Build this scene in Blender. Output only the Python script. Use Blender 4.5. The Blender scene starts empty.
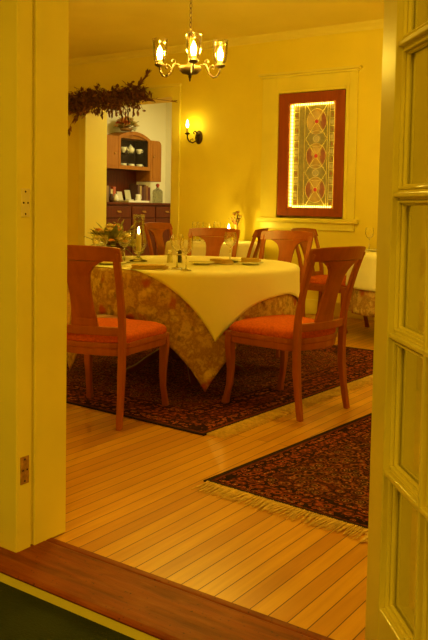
import bpy, math, random
from mathutils import Vector, Matrix
random.seed(7)
PI = math.pi
S = bpy.context.scene
COL = S.collection

# ------------------------------------------------------------------ mesh builder
class MB:
    def __init__(s): s.v = []; s.f = []
    def add(s, vs, fs):
        o = len(s.v); s.v += [tuple(p) for p in vs]; s.f += [tuple(i + o for i in f) for f in fs]; return s
    def box(s, x0, x1, y0, y1, z0, z1):
        return s.add([(x0,y0,z0),(x1,y0,z0),(x1,y1,z0),(x0,y1,z0),(x0,y0,z1),(x1,y0,z1),(x1,y1,z1),(x0,y1,z1)],
                     [(0,3,2,1),(4,5,6,7),(0,1,5,4),(1,2,6,5),(2,3,7,6),(3,0,4,7)])
    def rings(s, rs, closed=True, cap0=True, cap1=True):
        n = len(rs[0]); vs = [p for r in rs for p in r]; fs = []
        for i in range(len(rs) - 1):
            for j in range(n if closed else n - 1):
                a = i*n + j; b = i*n + (j+1) % n
                fs.append((a, b, b + n, a + n))
        if cap0: fs.append(tuple(range(n-1, -1, -1)))
        if cap1: fs.append(tuple((len(rs)-1)*n + j for j in range(n)))
        return s.add(vs, fs)
    def lathe(s, prof, n=20, c=(0,0,0), cap=True):
        rs = []
        for r, z in prof:
            rs.append([(c[0] + r*math.cos(2*PI*j/n), c[1] + r*math.sin(2*PI*j/n), c[2] + z) for j in range(n)])
        return s.rings(rs, True, cap and prof[0][0] > 1e-5, cap and prof[-1][0] > 1e-5)
    def tube(s, path, r, n=8):
        P = [Vector(p) for p in path]; m = len(P); rs = []
        t = (P[1] - P[0]).normalized()
        u = t.cross(Vector((0,0,1)))
        if u.length < 1e-3: u = t.cross(Vector((1,0,0)))
        u.normalize()
        for i in range(m):
            t = (P[min(i+1,m-1)] - P[max(i-1,0)]).normalized()
            u = (u - t*u.dot(t)).normalized(); w = t.cross(u)
            ri = r[i] if isinstance(r, (list, tuple)) else r
            rs.append([P[i] + ri*(math.cos(2*PI*j/n)*u + math.sin(2*PI*j/n)*w) for j in range(n)])
        return s.rings(rs)
    def ball(s, c, r, n=10, m=6, sz=None):
        sx, sy, sz_ = sz or (1,1,1); rs = []
        for i in range(m+1):
            a = -PI/2 + PI*i/m; k = max(math.cos(a), 0.02)
            rs.append([(c[0]+r*sx*k*math.cos(2*PI*j/n), c[1]+r*sy*k*math.sin(2*PI*j/n), c[2]+r*sz_*math.sin(a)) for j in range(n)])
        return s.rings(rs)
    def bar(s, path, sizes):               # upright member: rectangle sections in plan
        rs = []
        for (x,y,z), (w,d) in zip(path, sizes):
            rs.append([(x-w/2,y-d/2,z),(x+w/2,y-d/2,z),(x+w/2,y+d/2,z),(x-w/2,y+d/2,z)])
        return s.rings(rs)
    def prism(s, poly, y0, y1):            # polygon in x,z extruded along y
        n = len(poly)
        vs = [(x,y0,z) for x,z in poly] + [(x,y1,z) for x,z in poly]
        fs = [tuple(range(n)), tuple(range(2*n-1, n-1, -1))] + [(i, i+n, (i+1)%n+n, (i+1)%n) for i in range(n)]
        return s.add(vs, fs)
    def profx(s, poly, x0, x1):            # polygon in y,z extruded along x
        n = len(poly)
        vs = [(x0,y,z) for y,z in poly] + [(x1,y,z) for y,z in poly]
        fs = [tuple(range(n-1,-1,-1)), tuple(range(n, 2*n))] + [(i, (i+1)%n, (i+1)%n+n, i+n) for i in range(n)]
        return s.add(vs, fs)

def obj(name, mb, mat, parent=None, loc=None, rotz=None, smooth=False, bevel=0, sub=0, solid=0, segs=2):
    me = bpy.data.meshes.new(name)
    me.from_pydata([tuple(v) for v in mb.v], [], mb.f); me.update()
    import bmesh
    bm = bmesh.new(); bm.from_mesh(me); bmesh.ops.recalc_face_normals(bm, faces=bm.faces); bm.to_mesh(me); bm.free()
    me.materials.append(mat)
    if smooth:
        for p in me.polygons: p.use_smooth = True
    o = bpy.data.objects.new(name, me); COL.objects.link(o)
    if parent: o.parent = parent
    if loc: o.location = loc
    if rotz is not None: o.rotation_euler = (0,0,rotz)
    if solid:
        m = o.modifiers.new('Solidify', 'SOLIDIFY'); m.thickness = solid; m.offset = 0
    if bevel:
        m = o.modifiers.new('Bevel', 'BEVEL'); m.width = bevel; m.segments = segs; m.limit_method = 'ANGLE'; m.angle_limit = math.radians(40)
    if sub:
        m = o.modifiers.new('Subdiv', 'SUBSURF'); m.levels = sub; m.render_levels = sub
    return o

def tag(o, label=None, cat=None, group=None, kind=None):
    if label: o['label'] = label
    if cat: o['category'] = cat
    if group: o['group'] = group
    if kind: o['kind'] = kind
    return o
def thing(name, label, cat, loc=(0,0,0), rotz=0, group=None):
    o = bpy.data.objects.new(name, None); COL.objects.link(o); o.empty_display_size = .05
    o.location = loc; o.rotation_euler = (0,0,rotz)
    return tag(o, label, cat, group)
def struct(name, mb, mat, parent=None, label=None, **k):
    o = obj(name, mb, mat, parent, **k)
    if not parent: o['kind'] = 'structure'
    if label: o['label'] = label
    return o
def dup(root, loc, rotz=0, label=None, group=None, scale=None):
    r = root.copy(); COL.objects.link(r); r.location = loc; r.rotation_euler = (0,0,rotz)
    if label: r['label'] = label
    if group: r['group'] = group
    if scale: r.scale = scale
    def rec(a, b):
        for ch in list(a.children):
            c = ch.copy(); COL.objects.link(c); c.parent = b; rec(ch, c)
    rec(root, r)
    return r

# ------------------------------------------------------------------ materials
class NT:
    def __init__(s, name):
        s.m = bpy.data.materials.new(name); s.m.use_nodes = True
        s.t = s.m.node_tree; s.t.nodes.clear()
        s.out = s.n('ShaderNodeOutputMaterial')
    def n(s, ty, **k):
        nd = s.t.nodes.new(ty)
        for a, b in k.items():
            if a.startswith('i_'):
                key = a[2:].replace('_', ' ')
                nd.inputs[key].default_value = b
            else: setattr(nd, a, b)
        return nd
    def l(s, a, b): s.t.links.new(a, b)
    def val(s, sock, v):
        if isinstance(v, (int, float)): sock.default_value = v
        else: s.l(v, sock)
    def math(s, op, a, b=0.0, c=0.0):
        nd = s.n('ShaderNodeMath', operation=op); s.val(nd.inputs[0], a); s.val(nd.inputs[1], b)
        if op in ('MULTIPLY_ADD','SMOOTH_MIN','SMOOTH_MAX','COMPARE'): s.val(nd.inputs[2], c)
        return nd.outputs[0]
    def ramp(s, fac, stops, mode='LINEAR'):
        r = s.n('ShaderNodeValToRGB'); cr = r.color_ramp; cr.interpolation = mode
        while len(cr.elements) < len(stops): cr.elements.new(.5)
        for e, (p, c) in zip(cr.elements, stops): e.position = p; e.color = (*c, 1)
        s.l(fac, r.inputs[0]); return r.outputs[0]
    def mix(s, fac, a, b, mode='MIX'):
        nd = s.n('ShaderNodeMix', data_type='RGBA', blend_type=mode)
        s.val(nd.inputs[0], fac)
        for k, v in ((6, a), (7, b)):
            if isinstance(v, tuple): nd.inputs[k].default_value = (*v, 1)
            else: s.l(v, nd.inputs[k])
        return nd.outputs[2]
    def coords(s, scale=(1,1,1), kind='Object', rot=(0,0,0)):
        tc = s.n('ShaderNodeTexCoord'); mp = s.n('ShaderNodeMapping')
        mp.inputs['Scale'].default_value = scale; mp.inputs['Rotation'].default_value = rot
        s.l(tc.outputs[kind], mp.inputs[0]); return mp.outputs[0]
    def noise(s, co, scale, detail=3, rough=.5):
        nd = s.n('ShaderNodeTexNoise'); s.l(co, nd.inputs['Vector']); nd.inputs['Scale'].default_value = scale
        nd.inputs['Detail'].default_value = detail; nd.inputs['Roughness'].default_value = rough; return nd.outputs[0]
    def bsdf(s, col, rough=.5, metal=0, bump=None, bstr=.2, bdist=.01, emit=None, estr=0, spec=.5, sheen=0):
        b = s.n('ShaderNodeBsdfPrincipled')
        if isinstance(col, tuple): b.inputs['Base Color'].default_value = (*col, 1)
        else: s.l(col, b.inputs['Base Color'])
        s.val(b.inputs['Roughness'], rough); b.inputs['Metallic'].default_value = metal
        b.inputs['Specular IOR Level'].default_value = spec
        if sheen: b.inputs['Sheen Weight'].default_value = sheen
        if emit is not None:
            if isinstance(emit, tuple): b.inputs['Emission Color'].default_value = (*emit, 1)
            else: s.l(emit, b.inputs['Emission Color'])
            b.inputs['Emission Strength'].default_value = estr
        if bump is not None:
            bn = s.n('ShaderNodeBump'); bn.inputs['Strength'].default_value = bstr; bn.inputs['Distance'].default_value = bdist
            s.l(bump, bn.inputs['Height']); s.l(bn.outputs[0], b.inputs['Normal'])
        s.l(b.outputs[0], s.out.inputs[0]); return s.m

def mat_plain(name, col, rough=.5, metal=0, var=.08, scale=8, spec=.5, bstr=.05):
    t = NT(name); co = t.coords(); nz = t.noise(co, scale)
    d = tuple(max(c*(1-var), 0) for c in col); u = tuple(min(c*(1+var), 1) for c in col)
    return t.bsdf(t.ramp(nz, [(.3, d), (.7, u)]), rough, metal, bump=nz, bstr=bstr, spec=spec)
def mat_emit(name, col, strength):
    t = NT(name); e = t.n('ShaderNodeEmission'); e.inputs[0].default_value = (*col, 1); e.inputs[1].default_value = strength
    t.l(e.outputs[0], t.out.inputs[0]); return t.m
def mat_glass(name, tint=(.97,.97,.93), ior=1.35, rough=.02, k=.6, milk=0):
    t = NT(name); tr = t.n('ShaderNodeBsdfTransparent'); tr.inputs[0].default_value = (*tint, 1)
    gl = t.n('ShaderNodeBsdfGlossy'); gl.inputs['Roughness'].default_value = rough
    fr = t.n('ShaderNodeLayerWeight'); fr.inputs[0].default_value = ior - 1
    mx = t.n('ShaderNodeMixShader'); t.l(t.math('MULTIPLY', fr.outputs['Fresnel'], k), mx.inputs[0]); t.l(tr.outputs[0], mx.inputs[1]); t.l(gl.outputs[0], mx.inputs[2])
    res = mx.outputs[0]
    if milk:
        tl = t.n('ShaderNodeBsdfTranslucent'); tl.inputs[0].default_value = (.95,.85,.6,1); m2 = t.n('ShaderNodeMixShader')
        m2.inputs[0].default_value = milk; t.l(res, m2.inputs[1]); t.l(tl.outputs[0], m2.inputs[2]); res = m2.outputs[0]
    t.l(res, t.out.inputs[0]); return t.m
def mat_wood(name, dark, light, rough=.35, scale=1.0, axis='Z', spec=.5):
    t = NT(name)
    sc = {'X': (1.2,14,14), 'Y': (14,1.2,14), 'Z': (14,14,1.2)}[axis]
    co = t.coords(tuple(a*scale for a in sc)); nz = t.noise(co, 2.2, 5, .6)
    return t.bsdf(t.ramp(nz, [(.3, dark), (.7, light)]), rough, bump=nz, bstr=.05, spec=spec)

M = {}
M['wall'] = mat_plain('wall_paint', (.86,.73,.085), .55, var=.03, scale=3)
M['ceiling'] = mat_plain('ceiling_paint', (.86,.76,.20), .7, var=.03, scale=2)
M['trim'] = mat_plain('cream_gloss_paint', (.84,.75,.15), .32, var=.04, scale=5)
M['door'] = mat_plain('door_gloss_paint', (.84,.75,.15), .28, var=.05, scale=6)
M['white_wall'] = mat_plain('pale_wall_paint', (.87,.85,.66), .6, var=.02, scale=3)
M['cherry'] = mat_wood('cherry_wood', (.28,.062,.006), (.38,.092,.010), .36)
M['red_frame'] = mat_wood('red_brown_wood', (.26,.045,.014), (.36,.07,.018), .35)
M['hutch'] = mat_wood('honey_wood', (.27,.095,.008), (.38,.15,.015), .4, spec=.25)
M['hutch_dark'] = mat_wood('dark_red_wood', (.085,.016,.003), (.13,.027,.005), .4, spec=.2)
M['brass'] = mat_plain('brass', (.50,.30,.08), .4, 1)
M['bronze'] = mat_plain('dark_bronze', (.050,.024,.007), .5, .3, var=.2, scale=30)
M['hinge'] = mat_plain('old_hinge_metal', (.46,.28,.09), .45, .5, var=.35, scale=60)
M['screw'] = mat_plain('dark_screw', (.05,.025,.012), .5, .6)
def mat_crystal(name):
    t = NT(name); b = t.n('ShaderNodeBsdfPrincipled'); b.inputs['Base Color'].default_value = (1,1,.98,1)
    b.inputs['Transmission Weight'].default_value = 1; b.inputs['Roughness'].default_value = .02; b.inputs['IOR'].default_value = 1.6
    t.l(b.outputs[0], t.out.inputs[0]); return t.m
M['glass'] = mat_glass('clear_glass', k=.4)
M['crystal'] = mat_crystal('crystal_glass')
M['shade'] = mat_glass('shade_glass', (.98,.95,.85), 1.30, .04, .7, 0)
M['pane'] = mat_glass('window_pane', (.95,.95,.88), 1.30, .03, .35)
M['china'] = mat_plain('white_china', (.86,.84,.74), .18, var=.02)
M['candle'] = mat_plain('candle_wax', (.85,.72,.42), .5)
M['steel'] = mat_plain('cutlery_steel', (.75,.72,.62), .22, 1)
M['napkin'] = mat_plain('tan_napkin', (.60,.40,.12), .85, scale=90, bstr=.2)
M['leaf'] = mat_plain('dried_leaf', (.26,.25,.05), .7, var=.5, scale=20)
M['petal_a'] = mat_plain('peach_petal', (.85,.40,.14), .7, var=.25, scale=30)
M['petal_b'] = mat_plain('cream_petal', (.80,.66,.34), .7, var=.2, scale=30)
M['petal_c'] = mat_plain('red_petal', (.50,.07,.04), .7, var=.3, scale=30)
M['twig'] = mat_plain('dry_twig', (.20,.07,.03), .8, var=.4, scale=30)
M['dryleaf'] = mat_plain('brown_dry_leaf', (.20,.075,.026), .8, var=.5, scale=14)
M['basket'] = mat_plain('basket_weave', (.30,.17,.06), .7, var=.4, scale=60)
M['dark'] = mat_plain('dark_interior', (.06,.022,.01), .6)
M['plug'] = mat_plain('ivory_plastic', (.80,.72,.4), .4)
M['flame'] = mat_emit('flame', (1,.70,.14), 14)
M['bulb'] = mat_emit('bulb_glow', (1,.715,.085), 330)
M['bulb_candle'] = mat_emit('candle_bulb_glow', (1,.715,.085), 15)
M['rope'] = mat_emit('rope_light', (1,.715,.085), 1.7)
M['pepper'] = mat_plain('pepper_fill', (.05,.03,.02), .7)
M['salt'] = mat_plain('salt_fill', (.85,.8,.65), .7)

def mat_floor():
    t = NT('strip_wood_floor'); co = t.coords(rot=(0,0,PI/2))
    br = t.n('ShaderNodeTexBrick'); t.l(co, br.inputs['Vector'])
    br.offset = .37; br.offset_frequency = 2
    for k, v in (('Color1', (.66,.355,.022,1)), ('Color2', (.47,.20,.012,1)), ('Mortar', (.07,.025,.008,1))): br.inputs[k].default_value = v
    for k, v in (('Scale', 1), ('Mortar Size', .0022), ('Mortar Smooth', .4), ('Bias', -.25), ('Brick Width', 3.3), ('Row Height', .0615)): br.inputs[k].default_value = v
    c2 = t.coords((26,1.4,1)); nz = t.noise(c2, 1.6, 6, .6)
    c3 = t.coords((1,1,1)); n3 = t.noise(c3, 1.4, 3)
    g = t.ramp(nz, [(.25, (.84,.76,.66)), (.6, (1.04,1.02,1))])
    c = t.mix(1, br.outputs[0], g, 'MULTIPLY')
    c = t.mix(1, c, t.ramp(n3, [(.3, (.86,.80,.7)), (.7, (1.08,1.06,1.02))]), 'MULTIPLY')
    return t.bsdf(c, t.math('MULTIPLY_ADD', nz, .12, .26), bump=t.math('MULTIPLY', br.outputs[1], -1), bstr=.25, bdist=.002, spec=.45)
M['floor'] = mat_floor()
def mat_threshold():
    t = NT('worn_threshold_wood'); co = t.coords((1.5,14,14)); nz = t.noise(co, 2, 6, .65)
    c2 = t.coords((4,14,4)); w = t.noise(c2, 2.2, 4)
    c3 = t.coords((60,60,60)); sp = t.noise(c3, 1.5, 2)
    c = t.ramp(nz, [(.25, (.10,.017,.002)), (.55, (.23,.048,.005)), (.8, (.30,.075,.009))])
    c = t.mix(t.ramp(w, [(.50, (0,0,0)), (.75, (.6,.6,.6))]), c, (.30,.095,.014))
    c = t.mix(t.ramp(sp, [(.66, (0,0,0)), (.72, (.8,.8,.8))]), c, (.06,.02,.01))
    return t.bsdf(c, .5, bump=nz, bstr=.3, spec=.15)
M['threshold'] = mat_threshold()
def mat_carpet():
    t = NT('dark_green_carpet'); co = t.coords(); nz = t.noise(co, 160, 3); n2 = t.noise(co, 6, 3)
    c = t.mix(n2, (.018,.024,.007), (.045,.055,.015))
    return t.bsdf(c, .95, bump=nz, bstr=.6, spec=.1)
M['carpet'] = mat_carpet()
def mat_seat():
    t = NT('orange_red_woven_fabric'); co = t.coords(); v = t.n('ShaderNodeTexVoronoi'); t.l(co, v.inputs['Vector']); v.inputs['Scale'].default_value = 75
    nz = t.noise(co, 240, 2)
    c = t.ramp(v.outputs['Distance'], [(.15, (.62,.125,.012)), (.5, (.56,.105,.010)), (.85, (.46,.08,.008))])
    return t.bsdf(c, .85, bump=nz, bstr=.3, spec=.2)
M['seat'] = mat_seat()
def mat_cloth():
    t = NT('pale_linen'); co = t.coords(); nz = t.noise(co, 300, 2)
    return t.bsdf((.90,.85,.72), .85, bump=nz, bstr=.08, spec=.2)
M['cloth'] = mat_cloth()
def mat_floral():
    t = NT('floral_cloth'); co = t.coords(); n1 = t.noise(co, 9, 5, .65); n2 = t.noise(co, 4.2, 3); n3 = t.noise(co, 22, 3)
    v = t.n('ShaderNodeTexVoronoi'); t.l(co, v.inputs['Vector']); v.inputs['Scale'].default_value = 6.5; v.inputs['Randomness'].default_value = 1
    c = t.ramp(n1, [(.32, (.20,.085,.025)), (.44, (.62,.42,.15)), (.54, (.34,.17,.055)), (.66, (.72,.54,.20))])
    d = t.math('ADD', v.outputs['Distance'], t.math('MULTIPLY_ADD', n3, .5, -.25))
    fl = t.ramp(d, [(.24, (1,1,1)), (.40, (0,0,0))])
    keep = t.ramp(n2, [(.46, (0,0,0)), (.52, (1,1,1))])
    c = t.mix(t.math('MULTIPLY', fl, keep), c, (.38,.07,.022))
    k2 = t.ramp(n3, [(.60, (0,0,0)), (.68, (.7,.7,.7))])
    c = t.mix(k2, c, (.20,.12,.04))
    return t.bsdf(c, .8, spec=.2, bump=n3, bstr=.05)
M['floral'] = mat_floral()
def mat_rug(name, hx, hy, base, dark, lite, seed, fieldscale, bw=.30):
    t = NT(name); tc = t.n('ShaderNodeTexCoord'); sp = t.n('ShaderNodeSeparateXYZ'); t.l(tc.outputs['Object'], sp.inputs[0])
    ax = t.math('ABSOLUTE', sp.outputs[0]); ay = t.math('ABSOLUTE', sp.outputs[1])
    d = t.math('MINIMUM', t.math('SUBTRACT', hx, ax), t.math('SUBTRACT', hy, ay))
    cb = t.n('ShaderNodeCombineXYZ'); t.l(ax, cb.inputs[0]); t.l(ay, cb.inputs[1]); cb.inputs[2].default_value = seed
    def vor(scale, feat='F1', metric='MANHATTAN', rnd=.35):
        v = t.n('ShaderNodeTexVoronoi', feature=feat, distance=metric); t.l(cb.outputs[0], v.inputs['Vector'])
        v.inputs['Scale'].default_value = scale; v.inputs['Randomness'].default_value = rnd; return v
    v1 = vor(fieldscale); v2 = vor(fieldscale*2.3, rnd=.8); v3 = vor(fieldscale*.42, rnd=0)
    red = tuple(c*2.3 for c in base); mid = tuple((a+b)/2 for a, b in zip(lite, base)); low = tuple((a*1.2+b)/2 for a, b in zip(base, dark))
    va = vor(fieldscale*1.5, metric='EUCLIDEAN', rnd=.75); vz = vor(fieldscale*3.4, metric='EUCLIDEAN', rnd=1); vm = vor(fieldscale*.5, metric='EUCLIDEAN', rnd=.15)
    f = t.ramp(va.outputs['Distance'], [(0, mid), (.10, dark), (.20, mid), (.27, dark), (.38, base), (.46, mid), (.50, red), (.58, dark), (.70, base)], 'CONSTANT')
    g = t.ramp(vz.outputs['Distance'], [(0, mid), (.14, red), (.30, dark), (.48, base), (.62, dark)], 'CONSTANT')
    med = t.ramp(vm.outputs['Distance'], [(0, (1,1,1)), (.14, (.2,.2,.2)), (.22, (1,1,1)), (.36, (.25,.25,.25)), (.48, (.8,.8,.8)), (.56, (.3,.3,.3))])
    field = t.mix(med, f, g)
    vb = vor(fieldscale*1.9, metric='EUCLIDEAN', rnd=.5)
    bord = t.ramp(vb.outputs['Distance'], [(0, mid), (.10, dark), (.22, base), (.30, red), (.42, base), (.56, dark), (.68, base)], 'CONSTANT')
    guard = t.ramp(vz.outputs['Distance'], [(0, mid), (.20, base), (.34, red), (.5, dark)], 'CONSTANT')
    dn = t.math('DIVIDE', d, bw)
    def band(a, b): return t.math('MULTIPLY', t.math('GREATER_THAN', dn, a), t.math('LESS_THAN', dn, b))
    c = t.mix(t.math('LESS_THAN', dn, 1.0), field, bord)
    c = t.mix(band(.14, .32), c, guard); c = t.mix(band(.74, .92), c, guard)
    for a, b, k in ((0,.08,base),(.11,.14,dark),(.32,.35,dark),(.70,.735,dark),(.93,.97,dark)): c = t.mix(band(a, b), c, k)
    nz = t.noise(tc.outputs['Object'], 60, 3)
    c = t.mix(1, c, t.ramp(nz, [(.3, (.6,.6,.6)), (.7, (1.25,1.25,1.25))]), 'MULTIPLY')
    return t.bsdf(c, .95, bump=nz, bstr=.3, spec=.05)
M['fringe'] = mat_plain('cream_fringe', (.66,.46,.18), .9, var=.2, scale=60)
def mat_bind():
    t = NT('rug_binding'); co = t.coords(); nz = t.noise(co, 80, 2); return t.bsdf((.022,.012,.012), .9, bump=nz, spec=.1)
M['binding'] = mat_bind()
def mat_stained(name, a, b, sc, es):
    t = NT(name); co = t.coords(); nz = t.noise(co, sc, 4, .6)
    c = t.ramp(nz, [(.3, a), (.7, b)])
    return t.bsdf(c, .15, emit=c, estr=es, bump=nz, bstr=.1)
ES = .085  # glow put into the glass itself, standing in for the string lamps' light
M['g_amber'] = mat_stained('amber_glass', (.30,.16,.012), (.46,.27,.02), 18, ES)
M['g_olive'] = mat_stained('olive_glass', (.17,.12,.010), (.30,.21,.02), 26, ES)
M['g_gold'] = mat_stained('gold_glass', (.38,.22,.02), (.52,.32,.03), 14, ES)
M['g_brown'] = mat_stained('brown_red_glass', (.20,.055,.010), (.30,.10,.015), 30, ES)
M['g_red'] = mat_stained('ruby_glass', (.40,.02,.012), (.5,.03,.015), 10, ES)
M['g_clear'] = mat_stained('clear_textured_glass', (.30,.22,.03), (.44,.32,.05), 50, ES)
M['came'] = mat_plain('lit_lead_came', (.95,.80,.30), .35, 0)  # bright yellow base colour carries the rope light caught on the lead

# ------------------------------------------------------------------ room measures (metres; X along the walls, Y into the room)
YF0, YF1 = 1.731, 1.927          # front wall faces
XJ0, XJ1 = -1.973, -.735         # doorway jambs
YB = 7.60; CE = 3.03; XL, XR = -8.10, 1.60
OX0, OX1, OH = -7.386, -5.955, 2.44   # passage to the sideboard room
YB2 = 7.99

# floors
fl = struct('floor', MB().box(XL-.1, XR+.1, 1.879, YB2+.01, -.04, 0), M['floor'], label='honey strip wood floor boards of dining room')
struct('floor', MB().box(-4.2, 2.6, -2.2, 1.63, -.09, -.042), M['carpet'], label='dark green carpet in front of threshold')
struct('floor', MB().box(-8.75, -4.6, YB2+.01, 10.9, .18, .22), M['floor'], label='floor of sideboard room behind the passage')
th = MB(); 
th.profx([(1.617,-.012),(1.615,-.006),(1.621,-.001),(1.632,0.002),(1.84,.004),(1.846,.0015),(1.852,.004),(1.872,.004),(1.875,0),(1.875,-.012)], -4.0, 2.4)
struct('trim_1', th, M['threshold'], label='worn brown wooden threshold board')
struct('trim_2', MB().box(-4.0, 2.4, 1.619, 1.70, -.082, -.012), M['trim'], label='yellow painted riser strip under threshold')

# front wall (camera side faces -Y)
DH = 2.27
m = MB(); m.box(-4.2, XJ0-.02, YF0+.012, YF1, 0, CE); m.box(XJ1+.02, 2.6, YF0+.012, YF1, 0, CE); m.box(XJ0-.02, XJ1+.02, YF0+.012, YF1, DH+.02, CE)
m.box(XL-.1, -4.2, YF0+.012, YF1, -.04, CE)
struct('wall_front', m, M['wall'])
# left jamb: lining, hinge rebate and stop
j = struct('trim_3', MB().box(XJ0-.02, XJ0, YF0-.005, YF0+.050, .002, DH+.02).box(XJ0-.02, XJ0+.003, YF0+.064, YF1+.012, .002, DH+.02).box(XJ0-.02, XJ0-.012, YF0+.05, YF0+.066, .002, DH+.02), M['trim'], label='left door jamb with stop and old hinge leaves', bevel=.002)
for z, mm in ((1.102, 'plug'), (.225, 'hinge')):
    h = obj('hinge_leaf', MB().box(XJ0-.004, XJ0+.0022, YF0+.004, YF0+.040, z, z+.092), M[mm], j, bevel=.001)
    sc = MB()
    for dy, dz in ((.018,.010),(.028,.046),(.018,.082),(.010,.046)):
        sc.ball((XJ0+.0022, YF0+.004+dy, z+dz), .0036, 8, 4, (.5,1,1))
    obj('screw', sc, M['screw'], h)
def casing(x0, x1, side):
    w = MB(); a, b = (x0, x1)
    w.box(a, b, YF0-.012, YF0+.012, .002, DH+.02)
    e = a if side < 0 else b
    w.box(e-.022 if side > 0 else e, e if side > 0 else e+.022, YF0-.026, YF0-.012, .002, DH+.02)
    return w
struct('trim_4', casing(XJ0-.145, XJ0-.001, -1), M['trim'], label='yellow casing board left of doorway', bevel=.003)
struct('trim_5', casing(XJ1+.03, XJ1+.17, 1), M['trim'], label='yellow casing board right of doorway', bevel=.003)
struct('trim_6', MB().box(XJ1, XJ1+.02, YF0, YF1+.012, .002, DH+.02), M['trim'], label='right door jamb')
struct('trim_7', MB().box(XJ0-.145, XJ1+.17, YF0-.012, YF0+.012, DH+.021, DH+.16).box(XJ0, XJ1, YF0+.012, YF1, DH, DH+.02), M['trim'], label='head casing over doorway')

# other walls
m = MB(); m.box(XL, OX0, YB, YB2, 0, CE); m.box(OX1, -4.62, YB, YB2, 0, CE); m.box(OX0, OX1, YB, YB2, OH, CE)
WX0, WX1, WZ0, WZ1 = -4.62, -3.60, 1.00, 2.47
m.box(-4.62, -3.60, YB, YB2, 0, WZ0); m.box(-4.62, -3.60, YB, YB2, WZ1, CE); m.box(-3.60, XR, YB, YB2, 0, CE); m.box(-4.62,-3.60,YB+.10,YB2,WZ0,WZ1)
struct('wall_back', m, M['wall'])
struct('wall_left', MB().box(XL-.1, XL, YF1, YB2, 0, CE), M['wall'])
struct('wall_right', MB().box(XR, XR+.1, YF1, YB2, 0, CE), M['wall'])
struct('ceiling', MB().box(XL-.1, XR+.1, YF0+.1, YB2, CE, CE+.08), M['ceiling'], label='dining room ceiling')
cor = MB(); cor.profx([(YB, CE), (YB-.07, CE), (YB-.06, CE-.018), (YB-.022, CE-.05), (YB-.012, CE-.075), (YB, CE-.075)], XL, XR)
struct('trim_8', cor, M['ceiling'], label='crown moulding along back wall')
struct('baseboard_back', MB().box(XL, OX0-.12, YB-.02, YB, .001, .16).box(OX1+.12, XR, YB-.02, YB, .001, .16), M['trim'], bevel=.004)
# hall around the camera
struct('wall_hall_left', MB().box(-4.3, -4.2, -2.2, YF0, -.09, 2.9), M['wall'])
struct('wall_hall_right', MB().box(2.6, 2.7, -2.2, YF0, -.09, 2.9), M['wall'])
struct('wall_hall_back', MB().box(-4.3, 2.7, -2.3, -2.2, -.09, 2.9), M['wall'])
struct('ceiling', MB().box(-4.3, 2.7, -2.3, YF0+.012, 2.9, 3.0), M['ceiling'], label='hall ceiling')
# passage to the sideboard room
struct('trim_9', MB().box(OX1-.005, OX1+.115, YB-.025, YB-.0005, .001, OH+.12).box(OX1-.006, OX1, YB, YB2, .001, OH), M['trim'], label='cream casing right of passage', bevel=.004)
struct('trim_10', MB().box(OX0-.115, OX0+.005, YB-.025, YB-.0005, .001, OH+.12), M['trim'], label='cream casing left of passage', bevel=.004)
struct('trim_11', MB().box(OX0+.006, OX1-.006, YB-.024, YB-.0005, OH-.005, OH+.12).box(OX0-.13, OX1+.13, YB-.045, YB-.0005, OH+.12, OH+.15), M['trim'], label='cream head casing over passage', bevel=.004)
HX = -8.62
struct('wall_sideboard_room', MB().box(HX-.1, HX, YB2, 10.9, .18, CE).box(HX, -4.6, 10.8, 10.9, .18, CE).box(-4.7, -4.6, YB2, 10.8, .18, CE), M['white_wall'], label='pale walls of sideboard room')
struct('ceiling', MB().box(HX-.1, -4.6, YB2, 10.9, CE, CE+.08), M['white_wall'], label='sideboard room ceiling')
struct('trim_12', MB().box(OX0, OX1, YB2-.35, YB2+.02, 0.001, .10).box(OX0, OX1, YB2-.12, YB2+.02, .10, .22), M['threshold'], label='step up in passage')

# window casing holding the lit panel
w = MB(); CX0, CX1 = -4.714, -3.515
FX0, FX1, FZ0, FZ1 = -4.072-.402, -4.072+.402, 1.046, 2.376
w.box(CX0+.03, FX0-.035, YB-.03, YB-.0005, .998, 2.55); w.box(FX1+.035, CX1-.03, YB-.03, YB-.0005, .998, 2.55)
w.box(FX0-.035, FX1+.035, YB-.03, YB-.0005, FZ1+.035, 2.55)
w.box(FX0-.035, FX0, YB-.038, YB+.099, 1.03, FZ1+.035); w.box(FX1, FX1+.035, YB-.038, YB+.099, 1.03, FZ1+.035); w.box(FX0, FX1, YB-.038, YB+.099, FZ1, FZ1+.035)
w.box(CX0+.015, CX1-.015, YB-.045, YB-.0005, 2.55, 2.575); w.box(CX0-.01, CX1+.01, YB-.065, YB-.0005, 2.575, 2.60)
w.box(CX0+.01, CX1+.02, YB-.075, YB-.0005, .985, 1.03)
w.box(CX0+.03, CX1-.03, YB-.03, YB-.0005, .905, .985)
w.box(-4.60, -3.62, YB-.03, YB+.099, 1.004, 1.03)
struct('window_1', w, M['trim'], label='cream window casing with sill', bevel=.005)

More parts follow.
